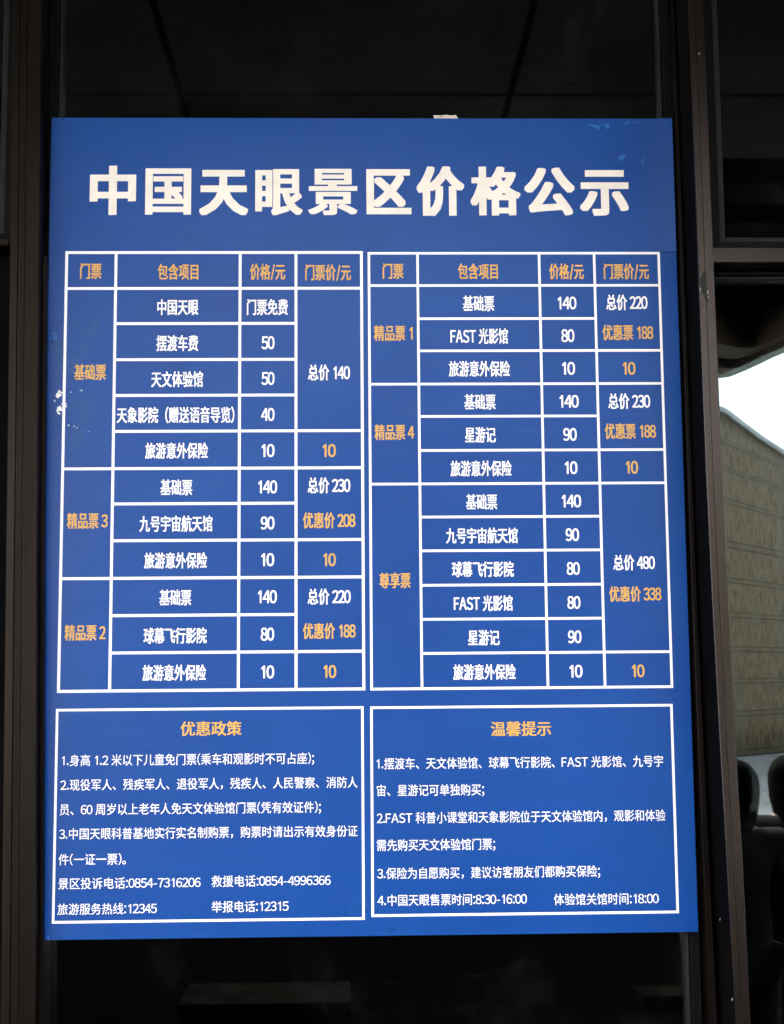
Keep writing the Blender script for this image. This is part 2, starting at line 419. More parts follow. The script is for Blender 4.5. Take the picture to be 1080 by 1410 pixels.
# dark void above, same outline
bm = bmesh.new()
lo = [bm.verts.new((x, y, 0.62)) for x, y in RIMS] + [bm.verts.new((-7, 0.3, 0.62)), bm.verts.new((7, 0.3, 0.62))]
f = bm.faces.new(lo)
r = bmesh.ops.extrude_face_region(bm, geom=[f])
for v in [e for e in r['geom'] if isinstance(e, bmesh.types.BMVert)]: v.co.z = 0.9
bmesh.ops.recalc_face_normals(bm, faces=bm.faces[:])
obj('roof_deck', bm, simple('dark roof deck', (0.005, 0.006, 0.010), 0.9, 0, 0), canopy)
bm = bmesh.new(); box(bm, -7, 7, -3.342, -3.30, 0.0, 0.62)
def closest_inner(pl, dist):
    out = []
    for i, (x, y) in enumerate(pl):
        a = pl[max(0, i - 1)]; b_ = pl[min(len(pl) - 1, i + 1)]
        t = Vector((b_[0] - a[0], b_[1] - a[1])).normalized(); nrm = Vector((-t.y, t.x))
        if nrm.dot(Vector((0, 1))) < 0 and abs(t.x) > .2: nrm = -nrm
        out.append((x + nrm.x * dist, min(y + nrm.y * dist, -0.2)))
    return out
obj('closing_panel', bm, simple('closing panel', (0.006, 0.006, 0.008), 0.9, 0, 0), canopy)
M['rim'] = simple('canopy rim cladding', (0.115, 0.083, 0.058), 0.6, 0, 0.1, var=0.2, nscale=1.5)
# outer rim: fascia plus two stepped bands beneath
IN1 = [(x, y + .34) for x, y in RIMS]; IN2 = [(x, y + .40) for x, y in RIMS]; IN3 = [(x, y + .78) for x, y in RIMS]
bm = bmesh.new(); ribbon(bm, RIMS, IN1, 0.0, 0.615); obj('rim_band', bm, M['rim'], canopy)
bm = bmesh.new(); ribbon(bm, [(x, y + .42) for x, y in RIMS], IN3, 0.05, 0.30); obj('rim_band', bm, M['rim'], canopy)
# beams parallel to the glass, on the right and left where the canopy runs deep
M['beam'] = simple('grey beam', (0.028, 0.028, 0.025), 0.8, 0, 0.0, var=0.6, nscale=3)
for (ya, yb) in ((-3.61, -3.93), (-4.20, -4.46), (-5.14, -5.34)):
    for xa, xb in ((1.35 + max(0, (-3.9 - ya)) * .33, 4.2), (-6.5, -1.95)):
        bm = bmesh.new(); box(bm, xa, xb, yb, ya, 0.0, 0.30, .004); obj('beam', bm, M['beam'], canopy)

# ------------------------------------------------------------------ curved hall across the plaza (seen in the glass)
hall = thing('curved_hall', 'khaki patterned hall with a sloping roofline, mirrored right of the board', 'building')
ZR = [0, 0.93, 1.69, 2.44, 3.25, 4.06, 4.9, 5.96, 6.75, 7.44, 8.1]
def hall_pt(s, k):
    dL = 33.0; q = 1.07 + .006 * k; dR = dL * q
    xL, yL = 0.2546 * dL - .02, 2.654 - dL
    xR, yR = 0.3005 * dR - .02, 2.654 - dR
    drop = 0.0
    if k == 10: drop = 0.22 * s + 0.05 * max(s, 0) ** 2 - 0.14 * math.exp(-((s - .22) / .22) ** 2)
    if k == 9: drop = 0.06 * s + 0.02 * max(s, 0) ** 2
    bend = -0.03 * s * s
    return Vector((xL + (xR - xL) * s + bend * .5, yL + (yR - yL) * s + bend * -0.4, ZR[k] - drop - 0.14))
def hall_material():
    m, n, l, b = node_mat('patterned metal cladding')
    uv = n.new('ShaderNodeUVMap').outputs[0]
    sep = n.new('ShaderNodeSeparateXYZ'); l.new(uv, sep.inputs[0]); u, v = sep.outputs[0], sep.outputs[1]
    fv = math_n(n, l, 'FRACT', v); row = math_n(n, l, 'FLOOR', v)
    ph = math_n(n, l, 'MULTIPLY', row, 0.37)
    def zig(freq, wd, off):
        t = math_n(n, l, 'FRACT', math_n(n, l, 'ADD', math_n(n, l, 'MULTIPLY', u, freq), math_n(n, l, 'ADD', ph, off)))
        tri = math_n(n, l, 'ABSOLUTE', math_n(n, l, 'SUBTRACT', math_n(n, l, 'MULTIPLY', t, 2), 1))
        d = math_n(n, l, 'ABSOLUTE', math_n(n, l, 'SUBTRACT', tri, fv))
        return ramp(n, l, d, wd, wd * .5)
    vv = coords(n, l, 'UV', (7, 3, 1))
    f = ramp(n, l, noise_tex(n, l, vv, 1.0, 4), 0.3, 0.7)
    c = mix_col(n, l, f, HALL_A, HALL_B)
    inner = math_n(n, l, 'MULTIPLY', ramp(n, l, fv, 0.16, 0.2), ramp(n, l, fv, 0.92, 0.86))
    # sunken slots between the zigzag ribs
    cells = n.new('ShaderNodeTexVoronoi'); cells.inputs['Scale'].default_value = 1.0
    l.new(coords(n, l, 'UV', (22, 2.8, 1)), cells.inputs['Vector'])
    slot = math_n(n, l, 'MULTIPLY', ramp(n, l, cells.outputs['Distance'], 0.42, 0.25), inner)
    c = mix_col(n, l, math_n(n, l, 'MULTIPLY', slot, 0.6), c, tuple(x * .5 for x in HALL_A))
    rib = math_n(n, l, 'MULTIPLY', math_n(n, l, 'MAXIMUM', zig(4.7, .16, 0), zig(7.9, .12, .3)), inner)
    c = mix_col(n, l, math_n(n, l, 'MULTIPLY', rib, 0.45), c, tuple(x * 1.45 for x in HALL_B))
    seam = math_n(n, l, 'MAXIMUM', ramp(n, l, fv, 0.045, 0.02), ramp(n, l, math_n(n, l, 'ABSOLUTE', math_n(n, l, 'SUBTRACT', fv, 0.155)), 0.02, 0.006))
    c = mix_col(n, l, math_n(n, l, 'MULTIPLY', seam, 0.75), c, (0.02, 0.019, 0.014))
    st = ramp(n, l, noise_tex(n, l, coords(n, l, 'UV', (9, .35, 1)), 1.0, 5, .7), 0.45, 0.75, 0, .45)
    c = mix_col(n, l, st, c, (0.26, 0.24, 0.17))
    gr = ramp(n, l, noise_tex(n, l, coords(n, l, 'UV', (30, 12, 1)), 1.0, 4, .7), 0.55, 0.75, 0, .4)
    c = mix_col(n, l, gr, c, (0.05, 0.043, 0.025))
    l.new(c, b.inputs['Base Color']); b.inputs['Roughness'].default_value = 0.5; b.inputs['Specular IOR Level'].default_value = 0.12
    return m
HALL_A, HALL_B = (0.160, 0.116, 0.058), (0.230, 0.168, 0.092)
NS = 40; SS = [-2.6 + 11 * i / NS for i in range(NS + 1)]
bm = bmesh.new(); uvl = bm.loops.layers.uv.new('UVMap')
grid = [[bm.verts.new(hall_pt(s, k)) for s in SS] for k in range(11)]
for k in range(10):
    for i in range(NS):
        f = bm.faces.new((grid[k][i], grid[k][i + 1], grid[k + 1][i + 1], grid[k + 1][i]))
        for lp, (su, sv) in zip(f.loops, ((SS[i], k), (SS[i + 1], k), (SS[i + 1], k + 1), (SS[i], k + 1))): lp[uvl].uv = (su + 10, sv + .0005 if sv == k else sv - .0005)
        f.smooth = True
cl = obj('patterned_cladding', bm, hall_material(), hall)
sm = cl.modifiers.new('solid', 'SOLIDIFY'); sm.thickness = 0.25; sm.offset = 0
# roof and the side and rear walls behind the cladding
bm = bmesh.new()
back = [Vector((p.x * .0 + p.x - 9, p.y - 6 * 0 - 9, p.z)) for p in [hall_pt(s, 10) for s in SS]]
top = [bm.verts.new(hall_pt(s, 10) + Vector((-.3, -.3, -.1))) for s in SS]; bt = [bm.verts.new(p) for p in back]
lowf = [bm.verts.new(hall_pt(s, 0) + Vector((-.3, -.3, 0))) for s in SS]; lowb = [bm.verts.new((p.x, p.y, -.14)) for p in back]
for i in range(NS):
    bm.faces.new((top[i], top[i + 1], bt[i + 1], bt[i])); bm.faces.new((bt[i], bt[i + 1], lowb[i + 1], lowb[i]))
bm.faces.new((lowf[0], top[0], bt[0], lowb[0])); bm.faces.new((lowf[-1], lowb[-1], bt[-1], top[-1]))
bmesh.ops.recalc_face_normals(bm, faces=bm.faces[:])
obj('roof_and_walls', bm, simple('plain grey wall', (0.22, 0.2, 0.16), 0.8), hall)
bm = bmesh.new()
secs = []
for s in SS:
    p = hall_pt(s, 10); secs.append([(p.x + .12, p.y + .16, p.z - .02), (p.x - .45, p.y - .45, p.z - .02), (p.x - .45, p.y - .45, p.z + .10), (p.x + .12, p.y + .16, p.z + .10)])
loft(bm, secs); obj('coping', bm, simple('pale coping', (0.42, 0.44, 0.45), 0.5), hall)

# ------------------------------------------------------------------ the price board
board = thing('price_board', 'blue ticket price board with white tables and large white title', 'notice board')
FRONT = -0.006                                  # printed face of the board
def slab(bm, z0, z1, x0=-0.6, x1=0.6, curl=0.0):
    """5 mm sheet, its right end standing a little proud"""
    nx, nz = 60, 24
    fr = {}
    for i in range(nx + 1):
        for j in range(nz + 1):
            x = x0 + (x1 - x0) * i / nx; z = z0 + (z1 - z0) * j / nz
            t = max(0, (x - 0.53) / 0.07)
            fr[i, j] = bm.verts.new((x, FRONT - curl * t * t, z))
    for i in range(nx):
        for j in range(nz):
            bm.faces.new((fr[i, j], fr[i + 1, j], fr[i + 1, j + 1], fr[i, j + 1])).smooth = True
    r = bmesh.ops.extrude_face_region(bm, geom=bm.faces[:])
    for v in [e for e in r['geom'] if isinstance(e, bmesh.types.BMVert)]: v.co.y += 0.0055
    bmesh.ops.recalc_face_normals(bm, faces=bm.faces[:])
    return bm
main = obj('main_panel', slab(bmesh.new(), 1.2597, 2.5323), M['board'], board)
main.data.set_sharp_from_angle(angle=math.radians(30))
head = obj('header_panel', slab(bmesh.new(), 2.5331, 2.7998, -0.6005, 0.5995, 0.0035), M['board'], board)
head.data.set_sharp_from_angle(angle=math.radians(30))

# --- lettering: every glyph is taken once from Blender's built-in font and set by hand
from mathutils.geometry import delaunay_2d_cdt as cdt
GL = {}
WIDE = {c: chr(ord(c) + 0xFEE0) for c in '023456789FAST.:;()'}
def glyph(c):
    if c in GL: return GL[c]
    if c in '-/':
        vs, fs = ([(0, .24), (.29, .24), (.29, .305), (0, .305)], [(0, 1, 2, 3)]) if c == '-' else ([(0, -.10), (.07, -.10), (.34, .80), (.27, .80)], [(0, 1, 2, 3)])
    elif c == '1':
        vs = [(.20, 0), (.29, 0), (.29, .733), (.225, .733), (.06, .60), (.06, .515), (.20, .60)]
        fs = [(0, 1, 2, 3, 4, 5, 6)]
    else:
        cu = bpy.data.curves.new('glyph', 'FONT'); cu.body = WIDE.get(c, c); cu.resolution_u = 3; cu.fill_mode = 'NONE'
        o = bpy.data.objects.new('glyph', cu); COL.objects.link(o)
        bpy.context.view_layer.update()
        ev = o.evaluated_get(bpy.context.evaluated_depsgraph_get()); me = ev.to_mesh()
        pts = [Vector((v.co.x, v.co.y)) for v in me.vertices]; eds = [tuple(e.vertices) for e in me.edges]
        ev.to_mesh_clear(); bpy.data.objects.remove(o); bpy.data.curves.remove(cu)
        # walk the outlines in order, then keep the triangles that lie inside them (non-zero winding)
        nb = {}
        for a, b_ in eds: nb.setdefault(a, []).append(b_); nb.setdefault(b_, []).append(a)
        loops, seen = [], set()
        for s0 in range(len(pts)):
            if s0 in seen or s0 not in nb: continue
            lp, cur, prev = [s0], s0, None; seen.add(s0)
            nxt = s0 + 1 if s0 + 1 in nb[s0] else nb[s0][0]
            while nxt not in seen:
                lp.append(nxt); seen.add(nxt); prev, cur = cur, nxt
                cand = [q for q in nb[cur] if q not in seen]
                if not cand: break
                nxt = cand[0]
            if len(lp) > 2: loops.append(lp)
        tv, te, tf, *_ = cdt(pts, eds, [], 0, 1e-6)
        def wind(px, py):
            w_ = 0
            for lp in loops:
                for i, a in enumerate(lp):
                    p, q = pts[a], pts[lp[(i + 1) % len(lp)]]
                    if (p.y <= py) != (q.y <= py):
                        if p.x + (py - p.y) / (q.y - p.y) * (q.x - p.x) > px: w_ += 1 if q.y > p.y else -1
            return w_
        fs = [tuple(f) for f in tf if wind(sum(tv[i].x for i in f) / len(f), sum(tv[i].y for i in f) / len(f)) != 0]
        used = sorted({i for f in fs for i in f}); mp = {i: k for k, i in enumerate(used)}
        vs = [(tv[i].x, tv[i].y) for i in used]; fs = [tuple(mp[i] for i in f) for f in fs]
    xs = [v[0] for v in vs] or [0]
    GL[c] = (vs, fs, min(xs), max(xs)); return GL[c]
def advance(c):
    if c == ' ': return 0.27
    if c.isdigit(): return 0.545
    if c in WIDE or c in '-/':
        vs, fs, a, b_ = glyph(c); return (b_ - a) + (0.055 if c in 'FAST' else 0.12 if c not in '()' else 0.10)
    return 1.0
def set_line(bm, text, x0, x1, zc, h, bold=0.0, top=FRONT - 0.0004, base=0.38, vb=None):
    em = h / 0.92
    xs, x = [], 0.0
    for c in text: xs.append(x); x += advance(c)
    # ink limits of the whole line
    def ink(c, ox):
        if c == ' ': return ox, ox
        vs, fs, a, b_ = glyph(c)
        if c.isdigit() or c in WIDE or c in '-/': ox += (advance(c) - (b_ - a)) / 2 - a
        return ox + a, ox + b_
    lo = ink(text[0], xs[0])[0]; hi = ink(text[-1], xs[-1])[1]
    sx = (x1 - x0) / (hi - lo)
    offs = [(0, 0)]
    if bold:
        STEPS = (-1, -.5, 0, .5, 1) if bold > .03 else (-1, 0, 1)
        offs = [(i * bold, j * (bold * .42 if vb is None else vb)) for i in STEPS for j in STEPS]
    for c, ox in zip(text, xs):
        if c == ' ': continue
        vs, fs, a, b_ = glyph(c)
        gx = ox + ((advance(c) - (b_ - a)) / 2 - a if (c.isdigit() or c in WIDE or c in '-/') else 0)
        for k, (du, dv) in enumerate(offs):
            y = top - k * 2.5e-5
            nv = [bm.verts.new((x0 + (gx - lo + vx) * sx + du * em * min(1, sx / em * 1.1), y, zc + (vy - base + dv) * em)) for vx, vy in vs]
            for f in fs:
                try: bm.faces.new([nv[i] for i in f])
                except ValueError: pass
def lettering(name, lines, mat, parent, bold, label=None):
    bm = bmesh.new()
    for t in lines: set_line(bm, *t, bold=bold)
    for f in bm.faces:
        f.normal_update()
        if f.normal.y > 0: f.normal_flip()
    o = obj(name, bm, mat, parent)
    if label: o['label'] = label
    return o
def grid_lines(bm, segs, y=FRONT - 0.0003):
    """printed rules as flat bars; each bar a hair deeper than the last so none share a plane"""
    for k, (x0, x1, z0, z1) in enumerate(segs):
        yy = y - k * 1.2e-5
        v = [bm.verts.new(p) for p in ((x0, yy, z0), (x1, yy, z0), (x1, yy, z1), (x0, yy, z1))]
        bm.faces.new(v)
def table(name, rows, cols, hsegs, vsegs, t, parent):
    bm = bmesh.new(); segs = []
    for r, a, b_ in hsegs:
        zz = rows[r]; segs.append((cols[a] - t / 2, cols[b_] + t / 2, zz - t / 2, zz + t / 2))
    for c, a, b_ in vsegs:
        xx = cols[c]; segs.append((xx - t / 2, xx + t / 2, rows[b_] + t / 2, rows[a] - t / 2))
    grid_lines(bm, segs)
    return obj(name, bm, M['white_ink'], parent)

LEFT_WHITE_A = [
    ('中国天眼', -0.3932, -0.3166, 2.4257, 0.0301),
    ('门票免费', -0.2234, -0.1466, 2.4255, 0.0302),
    ('摆渡车费', -0.3943, -0.3161, 2.3558, 0.0300),
    ('50', -0.1957, -0.1721, 2.3567, 0.0300),
    ('天文体验馆', -0.4030, -0.3067, 2.2863, 0.0298),
    ('50', -0.1955, -0.1720, 2.2878, 0.0298),
    ('总价 140', -0.1077, -0.0293, 2.2985, 0.0299),
    ('天象影院（赠送语音导览）', -0.4666, -0.2473, 2.2179, 0.0296),
    ('40', -0.1960, -0.1719, 2.2186, 0.0297),
    ('旅游意外保险', -0.4128, -0.2962, 2.1499, 0.0294),
    ('10', -0.1946, -0.1718, 2.1498, 0.0295),
]
LEFT_WHITE_B = [
    ('基础票', -0.3837, -0.3253, 2.0804, 0.0292),
    ('140', -0.2007, -0.1667, 2.0809, 0.0293),
    ('总价 230', -0.1086, -0.0297, 2.0829, 0.0293),
    ('九号宇宙航天馆', -0.4217, -0.2871, 2.0120, 0.0291),
    ('90', -0.1961, -0.1716, 2.0129, 0.0291),
    ('旅游意外保险', -0.4122, -0.2966, 1.9433, 0.0289),
    ('10', -0.1947, -0.1721, 1.9441, 0.0290),
    ('基础票', -0.3833, -0.3254, 1.8744, 0.0287),
    ('140', -0.2007, -0.1670, 1.8751, 0.0288),
    ('总价 220', -0.1089, -0.0300, 1.8743, 0.0288),
    ('球幕飞行影院', -0.4117, -0.2963, 1.8040, 0.0285),
    ('80', -0.1956, -0.1719, 1.8059, 0.0286),
    ('旅游意外保险', -0.4127, -0.2970, 1.7359, 0.0284),
    ('10', -0.1941, -0.1718, 1.7364, 0.0284),
]
LEFT_GOLD_A = [
    ('门票', -0.5401, -0.5006, 2.4962, 0.0303),
    ('包含项目', -0.3933, -0.3172, 2.4947, 0.0303),
    ('价格/元', -0.2179, -0.1518, 2.4946, 0.0304),
    ('门票价/元', -0.1126, -0.0265, 2.4932, 0.0304),
    ('基础票', -0.5481, -0.4893, 2.3004, 0.0298),
    ('10', -0.0801, -0.0566, 2.1493, 0.0295),
]
LEFT_GOLD_B = [
    ('优惠价 208', -0.1175, -0.0205, 2.0168, 0.0292),
    ('10', -0.0793, -0.0573, 1.9434, 0.0290),
    ('精品票 3', -0.5562, -0.4818, 2.0185, 0.0290),
    ('优惠价 188', -0.1177, -0.0210, 1.8106, 0.0286),
    ('10', -0.0792, -0.0574, 1.7361, 0.0285),
    ('精品票 2', -0.5567, -0.4824, 1.8108, 0.0285),
]
RIGHT_WHITE_A = [
    ('基础票', 0.1879, 0.2466, 2.4321, 0.0297),
    ('140', 0.3699, 0.4042, 2.4331, 0.0297),
    ('总价 220', 0.4625, 0.5409, 2.4336, 0.0297),
    ('FAST 光影馆', 0.1632, 0.2719, 2.3683, 0.0295),
    ('80', 0.3750, 0.3988, 2.3693, 0.0296),
    ('旅游意外保险', 0.1592, 0.2746, 2.3049, 0.0293),
    ('10', 0.3755, 0.3987, 2.3057, 0.0294),
    ('基础票', 0.1878, 0.2460, 2.2411, 0.0292),
    ('140', 0.3690, 0.4042, 2.2419, 0.0292),
    ('总价 230', 0.4614, 0.5404, 2.2415, 0.0293),
    ('星游记', 0.1882, 0.2455, 2.1778, 0.0290),
    ('90', 0.3746, 0.3989, 2.1784, 0.0291),
]
RIGHT_WHITE_B = [
    ('旅游意外保险', 0.1599, 0.2744, 2.1136, 0.0288),
    ('10', 0.3764, 0.3987, 2.1147, 0.0289),
    ('基础票', 0.1883, 0.2460, 2.0503, 0.0287),
    ('140', 0.3692, 0.4042, 2.0513, 0.0287),
    ('九号宇宙航天馆', 0.1501, 0.2835, 1.9866, 0.0285),
    ('90', 0.3748, 0.3989, 1.9876, 0.0286),
    ('总价 480', 0.4629, 0.5403, 1.9343, 0.0285),
    ('球幕飞行影院', 0.1600, 0.2748, 1.9234, 0.0284),
    ('80', 0.3753, 0.3987, 1.9242, 0.0284),
    ('FAST 光影馆', 0.1629, 0.2717, 1.8599, 0.0282),
    ('80', 0.3751, 0.3984, 1.8606, 0.0283),
    ('星游记', 0.1884, 0.2461, 1.7961, 0.0281),
    ('90', 0.3749, 0.3988, 1.7967, 0.0281),
    ('旅游意外保险', 0.1600, 0.2751, 1.7326, 0.0279),
    ('10', 0.3766, 0.3992, 1.7331, 0.0280),
]
RIGHT_GOLD_A = [
    ('门票', 0.0352, 0.0739, 2.4957, 0.0298),
    ('包含项目', 0.1791, 0.2547, 2.4949, 0.0298),
    ('价格/元', 0.3544, 0.4199, 2.4947, 0.0299),
    ('门票价/元', 0.4595, 0.5453, 2.4946, 0.0299),
    ('优惠票 188', 0.4539, 0.5502, 2.3749, 0.0296),
    ('精品票 1', 0.0177, 0.0901, 2.3745, 0.0295),
    ('10', 0.4914, 0.5140, 2.3054, 0.0294),
    ('优惠票 188', 0.4535, 0.5497, 2.1838, 0.0291),
    ('精品票 4', 0.0177, 0.0914, 2.1835, 0.0290),
]
RIGHT_GOLD_B = [
    ('10', 0.4920, 0.5137, 2.1149, 0.0289),
    ('优惠价 338', 0.4538, 0.5506, 1.8755, 0.0283),
    ('尊享票', 0.0246, 0.0817, 1.9036, 0.0283),
    ('10', 0.4928, 0.5148, 1.7328, 0.0280),
]
POLICY_BODY = [
    ('1.身高 1.2 米以下儿童免门票(乘车和观影时不可占座);', -0.5575, -0.0979, 1.5782, 0.0204),
    ('2.现役军人、残疾军人、退役军人，残疾人、人民警察、消防人', -0.5596, -0.0186, 1.5341, 0.0203),
    ('员、60 周岁以上老年人免天文体验馆门票(凭有效证件);', -0.5599, -0.0856, 1.4900, 0.0202),
    ('3.中国天眼科普基地实行实名制购票，购票时请出示有效身份证', -0.5602, -0.0191, 1.4466, 0.0202),
    ('件(一证一票)。', -0.5605, -0.4392, 1.4011, 0.0201),
    ('景区投诉电话:0854-7316206', -0.5603, -0.3038, 1.3585, 0.0200),
    ('救援电话:0854-4996366', -0.2839, -0.0683, 1.3595, 0.0201),
    ('旅游服务热线:12345', -0.5606, -0.3822, 1.3133, 0.0199),
    ('举报电话:12315', -0.2836, -0.1446, 1.3145, 0.0200),
]
POLICY_HEAD = [
    ('优惠政策', -0.3420, -0.2313, 1.6337, 0.0258),
]
TIPS_BODY = [
    ('1.摆渡车、天文体验馆、球幕飞行影院、FAST 光影馆、九号宇', 0.0172, 0.5449, 1.5669, 0.0207),
    ('宙、星游记可单独购买;', 0.0169, 0.2135, 1.5185, 0.0206),
    ('2.FAST 科普小课堂和天象影院位于天文体验馆内，观影和体验', 0.0166, 0.5463, 1.4688, 0.0206),
    ('需先购买天文体验馆门票;', 0.0162, 0.2323, 1.4203, 0.0205),
    ('3.保险为自愿购买，建议访客朋友们都购买保险;', 0.0165, 0.4232, 1.3699, 0.0204),
    ('4.中国天眼售票时间:8:30-16:00', 0.0168, 0.2884, 1.3222, 0.0203),
    ('体验馆关馆时间:18:00', 0.3377, 0.5294, 1.3201, 0.0203),
]
TIPS_HEAD = [
    ('温馨提示', 0.2283, 0.3386, 1.6282, 0.0264),
]
TITLE = [
    ('中', -0.5232, -0.4386, 2.6545, 0.0966),
    ('国', -0.4177, -0.3329, 2.6545, 0.0967),
    ('天', -0.3141, -0.2243, 2.6539, 0.0968),
    ('眼', -0.2075, -0.1196, 2.6532, 0.0968),
    ('景', -0.1056, -0.0147, 2.6533, 0.0969),
    ('区', 0.0063, 0.0890, 2.6533, 0.0970),
    ('价', 0.1030, 0.1914, 2.6534, 0.0971),
    ('格', 0.2069, 0.2997, 2.6535, 0.0972),
    ('公', 0.3110, 0.4047, 2.6535, 0.0973),
    ('示', 0.4181, 0.5092, 2.6536, 0.0974),
]
LEFT_ROWS = [2.5324, 2.4622, 2.3939, 2.3242, 2.2555, 2.1869, 2.1162, 2.0497, 1.9807, 1.9106, 1.8416, 1.7729, 1.7035]
LEFT_COLS = [-0.5665, -0.473, -0.2372, -0.1309, -0.0059]
RIGHT_ROWS = [2.5307, 2.4673, 2.4024, 2.3399, 2.2757, 2.2134, 2.1483, 2.0848, 2.022, 1.9585, 1.8941, 1.8307, 1.7677, 1.7029]
RIGHT_COLS = [0.0084, 0.1015, 0.335, 0.4411, 0.5657]


# header: title with wide spacing
bm = bmesh.new()
for c, x0, x1, zc, h in TITLE: set_line(bm, c, x0 + .002, x1 - .002, zc, h * .955, bold={'国': .034, '眼': .034, '景': .036}.get(c, .038), base=0.375, vb={'景': .015, '国': .018, '眼': .018, '格': .022}.get(c, .027))
obj('title_lettering', bm, M['title_ink'], head)

TH = 0.0053
lt = table('price_table', LEFT_ROWS, LEFT_COLS,
           [(0, 0, 4), (1, 0, 4), (2, 1, 3), (3, 1, 3), (4, 1, 3), (5, 1, 4), (6, 0, 4), (7, 1, 3), (8, 1, 4), (9, 0, 4), (10, 1, 3), (11, 1, 4), (12, 0, 4)],
           [(0, 0, 12), (1, 0, 12), (2, 0, 12), (3, 0, 12), (4, 0, 12)], TH, board)
lt['label'] = 'left price table, twelve ruled rows'
rt = table('price_table', RIGHT_ROWS, RIGHT_COLS,
           [(0, 0, 4), (1, 0, 4), (2, 1, 3), (3, 1, 4), (4, 0, 4), (5, 1, 3), (6, 1, 4), (7, 0, 4), (8, 1, 3), (9, 1, 3), (10, 1, 3), (11, 1, 3), (12, 1, 4), (13, 0, 4)],
           [(0, 0, 13), (1, 0, 13), (2, 0, 13), (3, 0, 13), (4, 0, 13)], TH * .9, board)
rt['label'] = 'right price table, thirteen ruled rows'
lettering('white_lettering', LEFT_WHITE_A + LEFT_WHITE_B, M['white_ink'], lt, 0.025)
lettering('gold_lettering', LEFT_GOLD_A + LEFT_GOLD_B, M['gold_ink'], lt, 0.025)
lettering('white_lettering', RIGHT_WHITE_A + RIGHT_WHITE_B, M['white_ink'], rt, 0.025)
lettering('gold_lettering', RIGHT_GOLD_A + RIGHT_GOLD_B, M['gold_ink'], rt, 0.025)
def frame_box(name, x0, x1, z0, z1, t):
    bm = bmesh.new()
    grid_lines(bm, [(x0 - t / 2, x1 + t / 2, z1 - t / 2, z1 + t / 2), (x0 - t / 2, x1 + t / 2, z0 - t / 2, z0 + t / 2),
                    (x0 - t / 2, x0 + t / 2, z0 + t / 2, z1 - t / 2), (x1 - t / 2, x1 + t / 2, z0 + t / 2, z1 - t / 2)])
    return obj(name, bm, M['white_ink'], board)
pb = frame_box('notice_box', -0.5681, -0.0089, 1.2906, 1.6694, 0.0046); pb['label'] = 'boxed concession policy notice'
tb = frame_box('notice_box', 0.0078, 0.5636, 1.2954, 1.6688, 0.0046); tb['label'] = 'boxed visitor tips notice'
lettering('body_lettering', POLICY_BODY, M['white_ink'], pb, 0.004)
lettering('heading_lettering', POLICY_HEAD, M['gold_ink'], pb, 0.022)
lettering('body_lettering', TIPS_BODY, M['white_ink'], tb, 0.004)
lettering('heading_lettering', TIPS_HEAD, M['gold_ink'], tb, 0.022)

# torn white paper left on the board beside the left table
random.seed(21)
M['paper'] = simple('torn white paper', (0.82, 0.80, 0.77), 0.8, var=0.1, nscale=120)
SCR = [0]
def scrap(bm, cx, cz, rx, rz, n=14, jag=.45, rot=0.0, y=None):
    SCR[0] += 1; y = FRONT - .0010 - SCR[0] * 4e-5
    ring = []
    for i in range(n):
        a = 2 * math.pi * i / n; r = 1 - jag * random.random()
        u, v = math.cos(a) * rx * r, math.sin(a) * rz * r
        ring.append((cx + u * math.cos(rot) - v * math.sin(rot), cz + u * math.sin(rot) + v * math.cos(rot)))
    patch(bm, ring, y + .0002, .0003)
for a in ((-0.5775, 2.2565, .007, .006, .3), (-0.570, 2.2610, .0085, .0018, -.35), (-0.5755, 2.2635, .003, .004, .2), (-0.5735, 2.2305, .0062, .0078, 0), (-0.5665, 2.2395, .0085, .0016, .1), (-0.5755, 2.2215, .0045, .0022, -.7),
          (-0.5625, 2.2355, .0016, .004, .3), (-0.578, 2.226, .0018, .006, .3), (-0.534, 2.2650, .0040, .0012, -.3), (-0.5535, 2.2618, .0012, .0016, 0), (-0.5835, 2.245, .0013, .0026, 0),
          (-0.5570, 2.1985, .0022, .0016, 0), (-0.5465, 2.1965, .002, .001, -.6), (-0.541, 2.194, .0022, .0007, 0), (-0.520, 2.186, .0022, .0006, .3)):
    bm = bmesh.new(); scrap(bm, a[0], a[1], a[2], a[3], jag=.5, rot=a[4]); obj('torn_paper', bm, M['paper'], board)
for a in ((-0.5905, 2.3572, .0019, .0017, 10, .1), (-0.4895, 2.7065, .0024, .0008, 8, .3, .3), (0.2185, 1.4135, .001, .0007, 8, .2)):
    bm = bmesh.new(); scrap(bm, *a); obj('dark_speck', bm, M['black'], board)
# thin dark adhesive line where the two panels meet
# ------------------------------------------------------------------ tape tab sticking up behind the top edge
bm = bmesh.new()
pts = [(0.1345, 2.8085), (0.1462, 2.8080), (0.160, 2.8088), (0.1725, 2.8078), (0.1785, 2.8095), (0.1838, 2.8025), (0.1895, 2.790), (0.1420, 2.790), (0.1392, 2.799)]
fr = [bm.verts.new((x, -0.0030 - .0018 * math.sin((x - .13) * 60) * (z - 2.79) / .02, z)) for x, z in pts]
bk = [bm.verts.new((v.co.x, v.co.y + .0005, v.co.z)) for v in fr]
n_ = len(pts); bm.faces.new(fr); bm.faces.new(list(reversed(bk)))
for i in range(n_): bm.faces.new((fr[i], fr[(i + 1) % n_], bk[(i + 1) % n_], bk[i]))
bmesh.ops.recalc_face_normals(bm, faces=bm.faces[:])
for v in bm.verts: v.co.y += 0.0028
tape = obj('tape_tab', bm, simple('yellowed tape', (0.50, 0.45, 0.36), 0.35, var=0.3, nscale=90))
tag(tape, 'small yellowed tape tab poking up behind the board top edge', 'tape')

